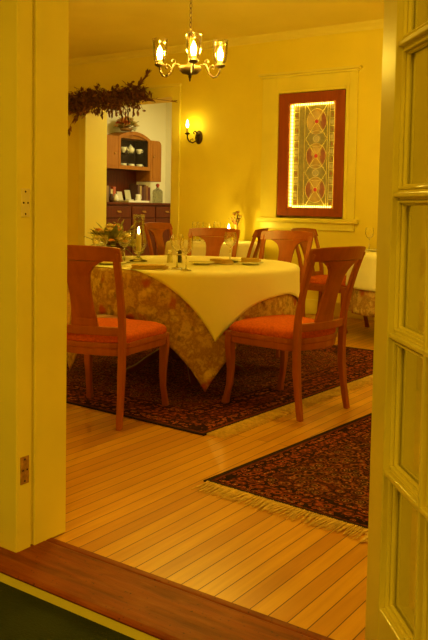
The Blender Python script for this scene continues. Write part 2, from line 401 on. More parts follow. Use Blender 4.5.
# ------------------------------------------------------------------ leaded glass panel
sg = thing('stained_glass_panel', 'red-brown framed leaded glass panel edged with lights in the window recess', 'stained glass', (-4.072, YB-.022, 1.052))
FW, FH = .395, 1.318          # half width, height
fr = MB()
yA, yB_ = -.012, .06
gx0, gx1, gz0, gz1 = -.270, .290, .082, 1.215
fr.prism([(-FW,0),(FW,0),(gx1,gz0),(gx0,gz0)], yA, yB_); fr.prism([(gx0,gz1),(gx1,gz1),(FW,FH),(-FW,FH)], yA, yB_)
fr.prism([(-FW,0),(gx0,gz0),(gx0,gz1),(-FW,FH)], yA, yB_); fr.prism([(gx1,gz0),(FW,0),(FW,FH),(gx1,gz1)], yA, yB_)
obj('frame', fr, M['red_frame'], sg, bevel=.004)
lp = MB(); lp.prism([(gx0,gz0),(gx1,gz0),(gx1-.012,gz0+.012),(gx0+.012,gz0+.012)], -.008,.055); lp.prism([(gx0+.012,gz1-.012),(gx1-.012,gz1-.012),(gx1,gz1),(gx0,gz1)], -.008,.055)
lp.prism([(gx0,gz0),(gx0+.012,gz0+.012),(gx0+.012,gz1-.012),(gx0,gz1)], -.008,.055); lp.prism([(gx1-.012,gz0+.012),(gx1,gz0),(gx1,gz1),(gx1-.012,gz1-.012)], -.008,.055)
obj('inner_lip', lp, mat_plain('orange_lip', (.55,.16,.03), .3), sg)
# glass: backing pane and pieces
x0, x1 = -.165, .185; z0, z1 = .105, 1.195
cxm = .045
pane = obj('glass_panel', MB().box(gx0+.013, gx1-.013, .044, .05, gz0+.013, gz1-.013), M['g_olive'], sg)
H = z1 - z0
jew = [.105 + 1.09*k for k in (.165, .495, .83)]
rings_ = [(jew[0]+jew[1])/2, (jew[1]+jew[2])/2]
hw = .125; dz = (jew[1]-jew[0])/2
def disc(mb, x, z, rx, rz, y, n=28, th=.003):
    mb.prism([(x+rx*math.cos(2*PI*k/n), z+rz*math.sin(2*PI*k/n)) for k in range(n)], y, y+th)
PCS = []
class PC:
    def __init__(s, m, n): s.m = m; s.n = n
    def new(s):
        b = MB(); PCS.append((b, s.m, s.n)); return b
    def prism(s, *a): s.new().prism(*a)
    def box(s, *a): s.new().box(*a)
    def ball(s, *a): s.new().ball(*a)
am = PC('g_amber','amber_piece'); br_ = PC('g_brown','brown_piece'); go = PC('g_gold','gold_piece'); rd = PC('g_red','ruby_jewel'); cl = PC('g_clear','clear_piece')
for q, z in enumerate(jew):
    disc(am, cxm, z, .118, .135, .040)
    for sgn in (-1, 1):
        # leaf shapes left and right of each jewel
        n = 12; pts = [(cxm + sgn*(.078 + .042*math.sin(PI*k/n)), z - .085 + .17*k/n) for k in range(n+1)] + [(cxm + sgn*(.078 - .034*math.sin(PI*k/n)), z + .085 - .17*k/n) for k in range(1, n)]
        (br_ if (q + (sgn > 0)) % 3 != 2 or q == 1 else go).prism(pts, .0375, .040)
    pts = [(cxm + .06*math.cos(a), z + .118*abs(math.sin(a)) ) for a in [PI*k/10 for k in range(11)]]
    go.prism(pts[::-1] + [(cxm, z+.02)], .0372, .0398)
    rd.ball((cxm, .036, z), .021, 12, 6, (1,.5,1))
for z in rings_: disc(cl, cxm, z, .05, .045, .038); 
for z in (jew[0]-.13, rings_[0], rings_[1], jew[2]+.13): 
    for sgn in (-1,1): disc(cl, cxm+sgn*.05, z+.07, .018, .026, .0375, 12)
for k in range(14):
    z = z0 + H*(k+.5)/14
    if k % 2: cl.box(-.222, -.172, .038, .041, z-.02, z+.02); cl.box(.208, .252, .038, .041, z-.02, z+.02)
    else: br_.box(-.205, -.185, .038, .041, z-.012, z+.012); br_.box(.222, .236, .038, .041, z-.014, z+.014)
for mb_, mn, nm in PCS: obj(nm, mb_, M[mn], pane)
cm = MB(); yC = .036
def ln(a, b, r=.0042): cm.tube([(a[0], yC, a[1]), (b[0], yC, b[1])], r, 6)
zs = [jew[0]-2*dz+dz] + []
for k in range(3):
    z = jew[k]
    ln((cxm-hw, z-dz), (cxm+hw, z+dz)); ln((cxm+hw, z-dz), (cxm-hw, z+dz))
    cm.tube([(cxm+.118*math.cos(2*PI*i/24), yC, z+.135*math.sin(2*PI*i/24)) for i in range(25)], .003, 6)
    cm.tube([(cxm+.025*math.cos(2*PI*i/14), yC, z+.025*math.sin(2*PI*i/14)) for i in range(15)], .003, 6)
for z in rings_:
    cm.tube([(cxm+.034*math.cos(2*PI*i/16), yC, z+.034*math.sin(2*PI*i/16)) for i in range(17)], .003, 6)
    cm.tube([(cxm-.10+.2*i/10, yC, z-.055-.03*math.sin(PI*i/10)) for i in range(11)], .0028, 6)
    cm.tube([(cxm-.10+.2*i/10, yC, z+.055+.03*math.sin(PI*i/10)) for i in range(11)], .0028, 6)
for x in (-.085-.01, .175, -.165, .20, -.225, .255): ln((x, z0), (x, z1), .0034 if x in (-.095,.175) else .0028)
for k in range(15):
    z = z0 + H*k/14; ln((-.225, z), (-.165, z), .0024); ln((.20, z), (.255, z), .0024)
obj('lead_came', cm, M['came'], pane, smooth=True)
# rope light: small bulbs round the rebate
wire = MB(); wire.tube([(gx0+.026,.034,gz0+.02),(gx0+.026,.034,gz1-.02),(gx1-.018,.034,gz1-.02),(gx1-.018,.034,gz0+.02),(gx0+.026,.034,gz0+.02)], .003, 6)
wo = obj('light_string', wire, M['plug'], sg); wo['label'] = 'string of small glowing lamps round the glass'
big = None; small = None
def lamp(x, z, bigone):
    global big, small
    src = big if bigone else small
    if src is None:
        o = obj('lamp', MB().ball((0,0,0), .0145 if bigone else .0095, 8, 5, (1,1,1.25)), M['rope'], wo, (x,.022 if bigone else .026,z), smooth=True)
        if bigone: big = o
        else: small = o
    else:
        o = src.copy(); COL.objects.link(o); o.parent = wo; o.location = (x,.022 if bigone else .026,z)
for k in range(29): lamp(gx0+.026, gz0+.035+(gz1-gz0-.07)*k/28, True)
for k in range(24): lamp(gx1-.018, gz0+.04+(gz1-gz0-.08)*k/23, False)
for k in range(1, 19):
    x = gx0+.03+(gx1-gx0-.06)*k/19; lamp(x, gz1-.02, False); lamp(x, gz0+.02, False)

# ------------------------------------------------------------------ French door (right leaf, swung towards the camera)
dr = bpy.data.objects.new('door_1', None); COL.objects.link(dr); dr['kind'] = 'structure'; dr['label'] = 'glazed French door leaf standing open at right'
dr.location = (XJ1+.020, YF0+.026, .012)
dv = Vector((.656, -.755)).normalized(); dr.rotation_euler = (0,0,math.atan2(dv.y, dv.x))
LW, LH, TH = .62, 2.235, .046       # leaf: local x along the leaf, y thickness
st = .098
zb = [.238, .548, .858, 1.168, 1.493, 1.80, 2.12]
f = MB(); f.box(0, st, -TH, 0, 0, LH); f.box(LW-st, LW, -TH, 0, 0, LH); f.box(st, LW-st, -TH, 0, 0, zb[0]); f.box(st, LW-st, -TH, 0, zb[-1], LH)
obj('stile_frame', f, M['door'], dr, bevel=.003)
mu = MB(); MW = .024
xm = (st + LW - st)/2
def bead(mb, ax, c, a, b):     # a glazing bar with stepped profile
    for w_, yy in ((MW, (-.030, -.004)), (MW*.5, (-TH+.003, -.001))):
        if ax == 'h': mb.box(a, b, yy[0], yy[1], c-w_/2, c+w_/2)
        else: mb.box(c-w_/2, c+w_/2, yy[0], yy[1], a, b)
for z in zb[1:-1]: bead(mu, 'h', z, st, LW-st)
bead(mu, 'v', xm, zb[0], zb[-1])
obj('glazing_bars', mu, M['door'], dr, bevel=.003)
mo = MB()
for i in range(len(zb)-1):
    for (a, b) in ((st, xm), (xm, LW-st)):
        q = zb[i] + (0 if i == 0 else MW/2); r_ = zb[i+1] - (0 if i == len(zb)-2 else MW/2)
        aa = a + (0 if a == st else MW/2); bb = b - (0 if b == LW-st else MW/2)
        for y_, y2_, s_ in ((-.0085, -.003, .009), (-.024, -.0155, .011), (-.0335, -.024, .006)):
            mo.box(aa, aa+s_, y_, y2_, q, r_); mo.box(bb-s_, bb, y_, y2_, q, r_)
            mo.box(aa+s_, bb-s_, y_, y2_, q, q+s_); mo.box(aa+s_, bb-s_, y_, y2_, r_-s_, r_)
obj('glazing_bead', mo, M['door'], dr, bevel=.003)
for i in range(len(zb)-1):
    for (a, b) in ((st, xm), (xm, LW-st)):
        obj('pane', MB().box(a+.003, b-.003, -.0135, -.0105, zb[i]+.003, zb[i+1]-.003), M['pane'], dr)
for z in (.35, 1.14, 1.93):
    obj('hinge', MB().lathe([(0.006,0),(0.006,.09)], 8, (-.003,.004,z)).lathe([(.0001,.108),(.005,.10),(.007,.094),(.006,.09)], 8, (-.003,.004,z)), M['trim'], dr, smooth=True)

# ------------------------------------------------------------------ rugs
def rug(name, label, cx, cy, hx, hy, rz, mat, fr_sides, fl_len):
    t = thing(name, label, 'rug', (cx, cy, .0005), rz)
    obj('rug_field', MB().box(-hx, hx, -hy, hy, 0, .006), mat, t, bevel=.002)
    b = MB(); e = .022
    b.box(-hx-e, -hx, -hy-e, hy+e, 0, .0065); b.box(hx, hx+e, -hy-e, hy+e, 0, .0065); b.box(-hx, hx, -hy-e, -hy, 0, .0065); b.box(-hx, hx, hy, hy+e, 0, .0065)
    obj('binding', b, M['binding'], t, bevel=.002)
    rnd = random.Random(len(label))
    fm = MB()
    for side in fr_sides:
        L_ = hx if side in ('-y','+y') else hy
        nst = int(2*L_/.0075)
        for k in range(nst):
            u = -L_ + 2*L_*(k+.5)/nst; base = (hy if side[1] == 'y' else hx) + e
            tilt = .35*math.sin(k*.21) + rnd.uniform(-.35,.35); ln_ = fl_len*rnd.uniform(.78,1.08)
            wv = rnd.uniform(-.006,.006)
            P = []
            for q in range(4):
                s_ = q/3
                P.append((u + tilt*.03*s_ + wv*math.sin(PI*s_), base + ln_*s_, .006 - .003*s_ + .0025*rnd.random()))
            sg_ = 1 if side[0] == '+' else -1
            P = [((p[0], sg_*p[1], p[2]) if side[1] == 'y' else (sg_*p[1], p[0], p[2])) for p in P]
            fm.tube(P, [.0030,.0030,.0026,.0014], 5)
        # knotted web at the root
        a0, a1 = (hy if side[1]=='y' else hx)+e, (hy if side[1]=='y' else hx)+e+fl_len*.30
        sgn = 1 if side[0] == '+' else -1
        lo, hi = sorted((sgn*a0, sgn*a1))
        if side[1] == 'y': fm.box(-L_, L_, lo, hi, 0, .004)
        else: fm.box(lo, hi, -L_, L_, 0, .004)
    fo = obj('fringe', fm, M['fringe'], t); fo['kind'] = 'stuff'; fo['label'] = 'cream knotted fringe'
    return t
r1 = mat_rug('rug_pattern_table', 1.33, 1.38, (.16,.034,.014), (.034,.012,.008), (.62,.36,.12), 1.3, 12, .34)
rug('persian_rug', 'large dark red patterned rug under the laid round table', -2.225-1.33, 3.235+1.38, 1.316, 1.36, math.radians(-2.2), r1, ('+x',), .115)
r2 = mat_rug('rug_pattern_near', .66, 1.05, (.12,.026,.011), (.020,.009,.008), (.64,.37,.13), 4.7, 12, .16)
rug('persian_rug', 'dark red patterned rug nearest the threshold with fringed front edge', -1.815+.68, 2.60+1.06, .66, 1.04, math.radians(-4.0), r2, ('-y','+y'), .105)

# ------------------------------------------------------------------ chairs
ZK = [(-.01,-.275),(.12,-.250),(.25,-.232),(.40,-.225),(.55,-.232),(.70,-.262),(.82,-.300),(.95,-.350)]
def yb(z):
    for (a, ya), (b, yb_) in zip(ZK, ZK[1:]):
        if z <= b: return ya + (yb_-ya)*(z-a)/(b-a)
    return ZK[-1][1]
def curve_in(x, z=.9): return -(.028 + .030*(z-.5)/.4)*(1 - (x/.24)**2)          # the back is hollowed
def chaikin(P, it=2):
    for _ in range(it):
        Q = []
        for a, b in zip(P, P[1:] + P[:1]):
            Q += [(a[0]*.75+b[0]*.25, a[1]*.75+b[1]*.25), (a[0]*.25+b[0]*.75, a[1]*.25+b[1]*.75)]
        P = Q
    return P
SEAT = [(-.205,-.235),(.205,-.235),(.232,-.05),(.272,.175),(.262,.225),(.15,.262),(0,.275),(-.15,.262),(-.262,.225),(-.272,.175),(-.232,-.05)]
def make_chair():
    t = thing('dining_chair', '', 'chair', (0,0,0), 0, 'cherry dining chairs with orange seats')
    for s in (-1, 1):
        zs = [0,.05,.12,.20,.28,.35,.425]
        ys = [.272,.262,.246,.240,.243,.248,.245]; xs = [.243,.240,.236,.237,.240,.243,.242]
        sz = [(.034,.040),(.030,.034),(.031,.033),(.036,.037),(.043,.043),(.048,.046),(.046,.044)]
        obj('leg', MB().bar([(s*x,y-.012,z) for x,y,z in zip(xs,ys,zs)], sz), M['cherry'], t, bevel=.006, smooth=False)
        zz = [0,.06,.14,.25,.36,.45,.55,.66,.76,.86,.905]
        xr = [.212,.209,.206,.203,.203,.204,.205,.208,.212,.216,.218]
        sr = [(.028,.030)]+[(.030,.033)]*2+[(.034,.038)]*3+[(.035,.033)]+[(.036,.028)]*4
        obj('rear_leg', MB().bar([(s*x, yb(z), z) for x, z in zip(xr, zz)], sr), M['cherry'], t, bevel=.005)
    # top rail, hollowed in plan and slightly crowned
    rs = []
    n = 16
    for i in range(n+1):
        x = -.240 + .480*i/n; e = abs(x)/.240
        zt = .945 - .012*e**3 ; zl = .862 + .006*(1-e*e)
        if abs(x) > .21: zl += .0
        yo = curve_in(x) + .012
        rs.append([(x, yb(zl)+yo-.017, zl), (x, yb(zt)+yo-.012, zt), (x, yb(zt)+yo+.010, zt), (x, yb(zl)+yo+.013, zl)])
    obj('top_rail', MB().rings(rs), M['cherry'], t, bevel=.005)
    # vase splat with concave shoulders
    rs = []
    hwz = [(.50,.080),(.56,.072),(.62,.065),(.68,.062),(.74,.064),(.785,.070),(.815,.081),(.835,.098),(.852,.124),(.866,.155)]
    for z, hw_ in hwz:
        row_f = []; row_b = []
        for k in range(7):
            x = -hw_ + 2*hw_*k/6
            y = yb(z) + curve_in(x, z) + .012
            e_ = max(0, min(1, (z-.78)/.06)); row_f.append((x, y+.009+.004*e_, z)); row_b.append((x, y-.009-.0075*e_, z))
        rs.append(row_f + row_b[::-1])
    obj('splat', MB().rings(rs), M['cherry'], t, bevel=.003)
    rs = []
    for i in range(9):
        x = -.20 + .40*i/8; yo = curve_in(x, .5)+.010; z = .475
        rs.append([(x, yb(z)+yo-.012, z), (x, yb(z+.045)+yo-.012, z+.045), (x, yb(z+.045)+yo+.012, z+.045), (x, yb(z)+yo+.012, z)])
    obj('lower_rail', MB().rings(rs), M['cherry'], t, bevel=.004)
    P = chaikin(SEAT, 2)
    fr_ = MB().rings([[(x*.985, y*.985, .365) for x, y in P], [(x*.985, y*.985, .372) for x, y in P], [(x*.99, y*.99, .40) for x, y in P], [(x*1.01, y*1.01, .408) for x, y in P], [(x*1.01, y*1.01, .432) for x, y in P]])
    obj('seat_frame', fr_, M['cherry'], t, bevel=.004)
    lv = [(.985,.428),(1.0,.442),(.995,.458),(.95,.474),(.85,.486),(.65,.495),(.4,.499),(.15,.50)]
    obj('seat_cushion', MB().rings([[(x*s_, y*s_+.004, z) for x, y in P] for s_, z in lv]), M['seat'], t, smooth=True)
    return t
chair = make_chair()
RT = .007
CH = [   # place, heading, height of what it stands on, tilt (front legs on the rug edge)
 ((-2.947, 3.205), 15.5, RT/2, .0125, 'cherry dining chair nearest the left door jamb, back turned to us'),
 ((-2.257, 3.983), 79.8, RT/2, .0125, 'cherry dining chair right of the laid round table, front legs on the rug'),
 ((-3.961, 5.449), 194, RT, 0, 'cherry dining chair across the laid table behind the wine glasses'),
 ((-3.278, 5.434), 183, RT, 0, 'cherry dining chair across the laid table, directly below the window sill'),
 ((-5.42, 7.08), -90, 0, 0, 'cherry dining chair seen behind the hurricane candle, beside the passage'),
 ((-4.30, 6.34), 112, 0, 0, 'shadowed cherry dining chair turned sideways, left of the chairs under the window'),
 ((-3.42, 6.88), -90, 0, 0, 'far cherry dining chair at the cloth-covered table half hidden by the door'),
]
for i, ((x, y), a, z, tilt, lb) in enumerate(CH):
    c = chair if i == 0 else dup(chair, (0,0,0), 0, lb)
    c.location = (x, y, z); c.rotation_euler = (tilt, 0, math.radians(a)); c['label'] = lb

# ------------------------------------------------------------------ tables and cloths
def table(label, cx, cy, R, la=PI/4, z=0):
    t = thing('dining_table', label, 'table', (cx, cy, z))
    obj('tabletop', MB().lathe([(R-.02,.725),(R,.732),(R,.746),(R-.012,.750)], 48), M['hutch_dark'], t)
    ped = MB().lathe([(.10,.11),(.105,.13),(.06,.2),(.05,.35),(.075,.45),(.05,.58),(.06,.66),(.14,.70),(.16,.725)], 20)
    obj('pedestal', ped, M['hutch_dark'], t, smooth=True)
    for k in range(4):
        a = la + k*PI/2; c, s = math.cos(a), math.sin(a)
        rs = []
        for r, z, h in ((.04,.17,.09),(.16,.155,.06),(.26,.10,.05),(.34,.045,.045),(.40,.026,.03)):
            w_ = .022
            rs.append([(c*r - s*w_, s*r + c*w_, z-h/2), (c*r + s*w_, s*r - c*w_, z-h/2), (c*r + s*w_, s*r - c*w_, z+h/2), (c*r - s*w_, s*r + c*w_, z+h/2)])
        obj('leg', MB().rings(rs), M['hutch_dark'], t, bevel=.006)
    return t
def drape(cx, cy, R, x0, x1, y0, y1, ztop, off, nfold, amp, seed, N=84, quad=None, disc=0):
    mb = MB(); idx = []
    rnd = random.Random(seed); ph = rnd.uniform(0, 6)
    vs = []
    for i in range(N+1):
        for j_ in range(N+1):
            x = x0 + (x1-x0)*i/N; y = y0 + (y1-y0)*j_/N
            if quad:
                u, v = i/N, j_/N; (ax_,ay_),(bx_,by_),(cx_,cy_),(dx_,dy_) = quad
                x = (1-u)*(1-v)*ax_ + u*(1-v)*bx_ + u*v*cx_ + (1-u)*v*dx_; y = (1-u)*(1-v)*ay_ + u*(1-v)*by_ + u*v*cy_ + (1-u)*v*dy_
            r = math.hypot(x, y); a = math.atan2(y, x)
            if disc:      # round cloth: the square grid spread over a disc
                u, v = 2*i/N-1, 2*j_/N-1; a = math.atan2(v, u); r = max(abs(u), abs(v))*disc; x, y = r*math.cos(a), r*math.sin(a)
            e = .018
            if r <= R: z = ztop; rr = r
            else:
                d = r - R
                # short rounded turn over the rim, then a nearly vertical fall
                if d < e*1.57: z = ztop - e*(1-math.cos(d/e)); rr = R + off*0 + e*math.sin(d/e)
                else: z = ztop - e - (d - e*1.57); rr = R + e
                f_ = max(0, d-.02)
                am_ = min(f_*amp, .055)
                rr += off + .05*f_ + am_*(.55*math.sin(nfold*a + ph) + .45*math.sin(nfold*1.9*a + ph*2.1))*1.0
                if d < .03: rr -= off*(1 - d/.03)
            z += .0012*math.sin(9*x+seed)*math.cos(8*y) if r < R else 0
            vs.append((rr*math.cos(a), rr*math.sin(a), z))
    fs = []
    for i in range(N):
        for j_ in range(N):
            k = i*(N+1)+j_; fs.append((k, k+N+1, k+N+2, k+1))
    return mb.add(vs, fs)
TC = (-3.215, 4.275); TR = .72
table('round pedestal table hidden under the floral and cream cloths', TC[0], TC[1], TR-.01, z=.007)
o = obj('tablecloth', drape(0,0,TR,-1.05,1.02,-1.0,.96,.757,.003,7,.085,3), M['floral'], None, (*TC,0), smooth=True, solid=.002)
tag(o, 'brown floral tablecloth hanging lowest on the laid round table', 'tablecloth')
o = obj('tablecloth', drape(0,0,TR+.006,-.68,.855,-.745,.82,.763,.012,7,.085,3,84,[(-.75,-.68),(.87,-.74),(.915,.86),(-.77,.85)]), M['cloth'], None, (*TC,0), smooth=True, solid=.0025)
tag(o, 'cream square overcloth on the laid round table, corner pointing down', 'tablecloth')
T2 = (-2.53, 6.83)
table('pedestal table half hidden by the open French door', *T2, .59)
o = obj('tablecloth', drape(0,0,.60,-1,1,-1,1,.757,.004,9,.05,8,64,None,1.13), M['floral'], None, (*T2,0), smooth=True, solid=.002)
tag(o, 'brown floral tablecloth on the table beside the open French door', 'tablecloth')
o = obj('tablecloth', drape(0,0,.606,-1,1,-1,1,.763,.012,9,.05,8,64,None,.925), M['cloth'], None, (*T2,0), smooth=True, solid=.0025)
tag(o, 'cream overcloth on the table beside the open French door', 'tablecloth')
T3 = (-4.93, 7.05)
table('small round table against the back wall under the sconce', *T3, .49, 0)
o = obj('tablecloth', drape(0,0,.50,-.63,.72,-.82,.53,.757,.008,8,.05,12,60), M['cloth'], None, (*T3,0), smooth=True, solid=.0025)
tag(o, 'cream tablecloth on the small round table under the sconce', 'tablecloth')
ZT = .7668

# ------------------------------------------------------------------ tableware
def shell(prof, th=.0014):
    """closed wall: outer profile up, inner profile back down"""
    return prof + [(max(r-th, .0004), z) for r, z in prof[::-1]]
def wine_glass(loc, label, group=None, H=.20, R=.036):
    t = thing('wine_glass', label, 'wine glass', loc, 0, group)
    hb = H*.50
    foot = [(.0004,0),(.034,0),(.034,.002),(.012,.006),(.0042,.014),(.0036,hb-.014),(.006,hb-.004),(.0004,hb)]
    obj('stem', MB().lathe(foot, 16), M['crystal'], t, smooth=True)
    b = [(.0004,hb-.001),(.006,hb+.002),(R*.62,hb+.016),(R*.93,hb+.038),(R,hb+.058),(R*.95,H-.022),(R*.84,H)]
    obj('bowl', MB().lathe(shell(b, .003), 32, cap=False), M['crystal'], t)
    return t
wg = wine_glass((-2.941,3.811,ZT), 'taller of the two wine glasses beside the folded napkin', H=.205, R=.040)
dup(wg, (-2.813,3.733,ZT), 0, 'shorter right one of two wine glasses beside the napkin', scale=(.95,.95,.92))
dup(wg, (-3.60,3.84,ZT), 0, 'wide goblet in front of the flower centrepiece', scale=(1.3,1.3,.88))
dup(wg, (-3.46,3.92,ZT), 0, 'wine glass just left of the hurricane candle', scale=(1.15,1.15,.95))
dup(wg, (-2.99,4.46,ZT), 0, 'wine glass behind the salt and pepper on the laid table', scale=(1.05,1.05,1.0))
dup(wg, (-3.012,6.773,ZT), 0, 'wine glass on the table beside the open French door')
T3G = 'wine glasses on the small table under the sconce'
for x, y in ((-5.10,6.93),(-4.99,6.86),(-4.87,6.80),(-4.95,7.12)):
    dup(wg, (x, y, ZT), 0, 'wine glass on the small table under the sconce', T3G)

# hurricane candle
hc = thing('hurricane_candle', 'glass hurricane lamp with lit candle on the laid table', 'candle', (-3.48,4.085,ZT))
obj('glass_foot', MB().lathe([(.0004,0),(.060,0),(.060,.006),(.030,.014),(.012,.03),(.012,.045),(.03,.058),(.034,.066),(.0004,.068)], 24), M['crystal'], hc, smooth=True)
obj('chimney', MB().lathe(shell([(.032,.062),(.050,.10),(.054,.13),(.046,.17),(.037,.21),(.036,.27),(.041,.315)], .002) , 24, cap=False), M['glass'], hc, smooth=True)
cd = obj('candle_stick', MB().lathe([(.018,.068),(.018,.175),(.014,.182),(.0004,.178)], 16), M['candle'], hc, smooth=False)
obj('flame', MB().lathe([(.0004,.182),(.006,.190),(.0075,.20),(.005,.216),(.0004,.236)], 10), M['flame'], hc, smooth=True)

# plates
def plate(loc, label, R=.085, group=None):
    t = obj('bread_plate', MB().lathe([(.0004,.003),(R*.55,.0),(R*.6,.0005),(R*.68,.006),(R,.014),(R,.0165),(R*.66,.0095),(R*.5,.0045),(R*.0+.0004,.0045)], 32), M['china'], None, loc, smooth=True)
    return tag(t, label, 'plate', group)
plate((-3.44,3.76,ZT), 'white plate seen through the back of the chair by the jamb', .11)
plate((-3.03,4.19,ZT), 'white plate right of the salt and pepper shakers', .085)
plate((-2.98,4.56,ZT), 'white plate on the far rim of the laid table', .085)
plate((-2.80,4.42,ZT), 'white plate nearest the right edge of the laid table', .085)
plate((-2.90,6.66,ZT), 'white plate on the table beside the open French door', .10)
# napkins
def napkin(loc, rz, label, a=.085, b=.055, cols='napkin'):
    m_ = MB()
    for k, (sx, sy, dx) in enumerate(((1,1,0),(.97,.95,.004),(.93,.88,-.004))):
        z_ = .0085*k
        nx = 10; rs = []
        for i in range(nx+1):
            x = (-a + 2*a*i/nx)*sx + dx
            w_ = .003*math.sin(i*.9 + k); e_ = b*sy*(1 - .10*abs(i/nx-.5))
            rs.append([(x, -e_, z_+.0002), (x, e_, z_+.0002), (x, e_*.98, z_+.0052+w_*.3+.002), (x, 0, z_+.006+abs(w_)), (x, -e_*.98, z_+.0052+.001)])
        m_.rings(rs)
    t = obj('folded_napkin', m_, M[cols], None, loc, rz, smooth=True)
    return tag(t, label, 'napkin')
napkin((-3.03,3.66,ZT), math.radians(30), 'tan folded napkin left of the two wine glasses', .105, .06)
napkin((-2.98,4.34,ZT+.004), math.radians(-20), 'folded napkin beyond the wine glasses on the laid table', .075, .05)
napkin((-2.80,4.42,ZT+.0175), math.radians(15), 'small folded napkin lying on the right-hand plate', .06, .035)
napkin((-3.46,3.72,ZT+.014), math.radians(10), 'cream folded napkin on the plate behind the chair by the jamb', .085, .045, 'cloth').scale = (1,1,1.9)
# knives
def knife(loc, rz, label):
    t = thing('table_knife', label, 'knife', loc, rz)
    obj('blade', MB().prism([(0,.0),(.10,0.0),(.10,.002),(0,.002)], -.008, .008), M['steel'], t, bevel=.0008)
    obj('handle', MB().rings([[(x, y*w_, z*h_+.003) for y, z in ((-1,-.5),(1,-.5),(1,.5),(-1,.5))] for x, w_, h_ in ((0,.004,.004),(-.03,.005,.005),(-.08,.007,.006),(-.10,.006,.005))]), M['steel'], t, bevel=.001)
    return t
knife((-2.90,3.70,ZT), math.radians(55), 'steel table knife lying beside the tan napkin')
knife((-3.16,3.70,ZT), math.radians(40), 'steel table knife lying left of the tan napkin')
# shakers
def shaker(loc, label, fill, lid):
    t = thing('shaker', label, 'shaker', loc)
    obj('jar', MB().lathe(shell([(.018,0),(.021,.004),(.019,.03),(.015,.062)], .002), 12, cap=False), M['glass'], t)
    obj('filling', MB().lathe([(.0162,.004),(.0165,.01),(.0150,.032),(.0128,.052)], 12), fill, t)
    obj('lid', MB().lathe([(.0155,.061),(.0165,.064),(.0155,.078),(.010,.086),(.0004,.088)], 14), lid, t, smooth=True)
    return t
shaker((-3.24,4.12,ZT), 'salt shaker with pale filling on the laid table', M['salt'], M['steel'])
shaker((-3.195,4.165,ZT), 'pepper shaker with dark filling on the laid table', M['pepper'], M['bronze'])

# ------------------------------------------------------------------ flowers
def leaf_shape(mb, p, d, L_, w_, up=Vector((0,0,1)), bend=.2, th=.0012):
    d = d.normalized(); s_ = d.cross(up)
    if s_.length < .05: s_ = d.cross(Vector((1,0,0)))
    s_.normalize(); nrm = s_.cross(d).normalized(); p = Vector(p)
    rs = []
    for k in range(6):
        u = k/5; wd = w_*math.sin(PI*min(max(u*.94+.04,0),1))**.8
        c = p + d*(L_*u) - nrm*(bend*L_*u*u)
        rs.append([c - s_*wd, c + nrm*.15*wd + nrm*th, c + s_*wd, c - nrm*th + nrm*.1*wd])
    mb.rings(rs)
def blossom(mb, c, r, rnd, n=9):
    c = Vector(c)
    for ring, (k, el) in enumerate(((n, .25), (n-2, .75), (n-4, 1.2))):
        for i in range(k):
            a = 2*PI*i/k + ring*.4 + rnd.uniform(-.15,.15)
            d = Vector((math.cos(a)*math.cos(el), math.sin(a)*math.cos(el), math.sin(el)))
            leaf_shape(mb, c, d, r*(1-.12*ring), r*.42, bend=-.12+.1*ring)
    mb.ball(c + Vector((0,0,r*.2)), r*.28, 8, 5)
def bouquet(name, label, loc, rad, h0, h1, heads, nleaf, seed, pot=None, spray=6, rs_=(.03,.05)):
    t = thing(name, label, 'flowers', loc)
    rnd = random.Random(seed)
    if pot: obj('bowl' if name == 'flower_centrepiece' or name == 'flower_basket' else 'vase', pot[0], pot[1], t, smooth=True)
    lm = MB(); sm = MB()
    groups = {k: MB() for k in heads}
    root = Vector((0,0,h0*.6))
    for i in range(nleaf):
        a = rnd.uniform(0, 2*PI); el = rnd.uniform(-.1, 1.3); L_ = rad*rnd.uniform(.35, .6)
        d = Vector((math.cos(a)*math.cos(el), math.sin(a)*math.cos(el), math.sin(el)))
        st_ = Vector((0,0,h0)) + Vector((d.x*rad*.6, d.y*rad*.6, d.z*(h1-h0)*.5))*rnd.uniform(.5,1.1)
        leaf_shape(lm, st_, d + Vector((0,0,rnd.uniform(-.3,.3))), L_, L_*.20, bend=rnd.uniform(.0,.35))
        sm.tube([root, (root + st_)/2 + Vector((0,0,.01)), st_], .0022, 5)
    for k, cnt in heads.items():
        for i in range(cnt):
            a = rnd.uniform(0, 2*PI); el = rnd.uniform(.05, 1.5)
            d = Vector((math.cos(a)*math.cos(el)*rad*.85, math.sin(a)*math.cos(el)*rad*.85, math.sin(el)*(h1-h0)*.85))
            c = Vector((0,0,h0)) + d*rnd.uniform(.8,1.0)
            blossom(groups[k], c, rnd.uniform(*rs_), rnd)
            sm.tube([root, (root + c)/2 + Vector((0,0,.01)), c], .0025, 5)
    for i in range(spray):
        a = rnd.uniform(0, 2*PI); el = rnd.uniform(.15,.9)
        d = Vector((math.cos(a)*math.cos(el), math.sin(a)*math.cos(el), math.sin(el)))
        p1 = Vector((0,0,h0)) + d*rad*1.25
        sm.tube([Vector((0,0,h0)), Vector((0,0,h0)) + d*rad*.7, p1], .0015, 5)
        for q in range(4):
            leaf_shape(lm, Vector((0,0,h0)) + d*rad*(.75+.14*q), (d + Vector((rnd.uniform(-.8,.8), rnd.uniform(-.8,.8), .1))), rad*.20, rad*.045)
    obj('stems', sm, M['twig'], t); obj('leaves', lm, M['leaf'], t)['kind'] = 'stuff'
    nm = {'petal_a': 'peach_blossoms', 'petal_b': 'cream_blossoms', 'petal_c': 'red_blossoms'}
    for k in heads: obj(nm[k], groups[k], M[k], t)
    return t
bowl = (MB().lathe([(.0004,0),(.05,0),(.055,.004),(.085,.035),(.095,.062),(.089,.062),(.075,.03),(.0004,.02)], 24), M['basket'])
bouquet('flower_centrepiece', 'low flower centrepiece on the laid table left of the candle', (-3.77,4.14,ZT), .205, .085, .245, {'petal_a': 9, 'petal_b': 26}, 70, 4, bowl, 12, (.028,.044))
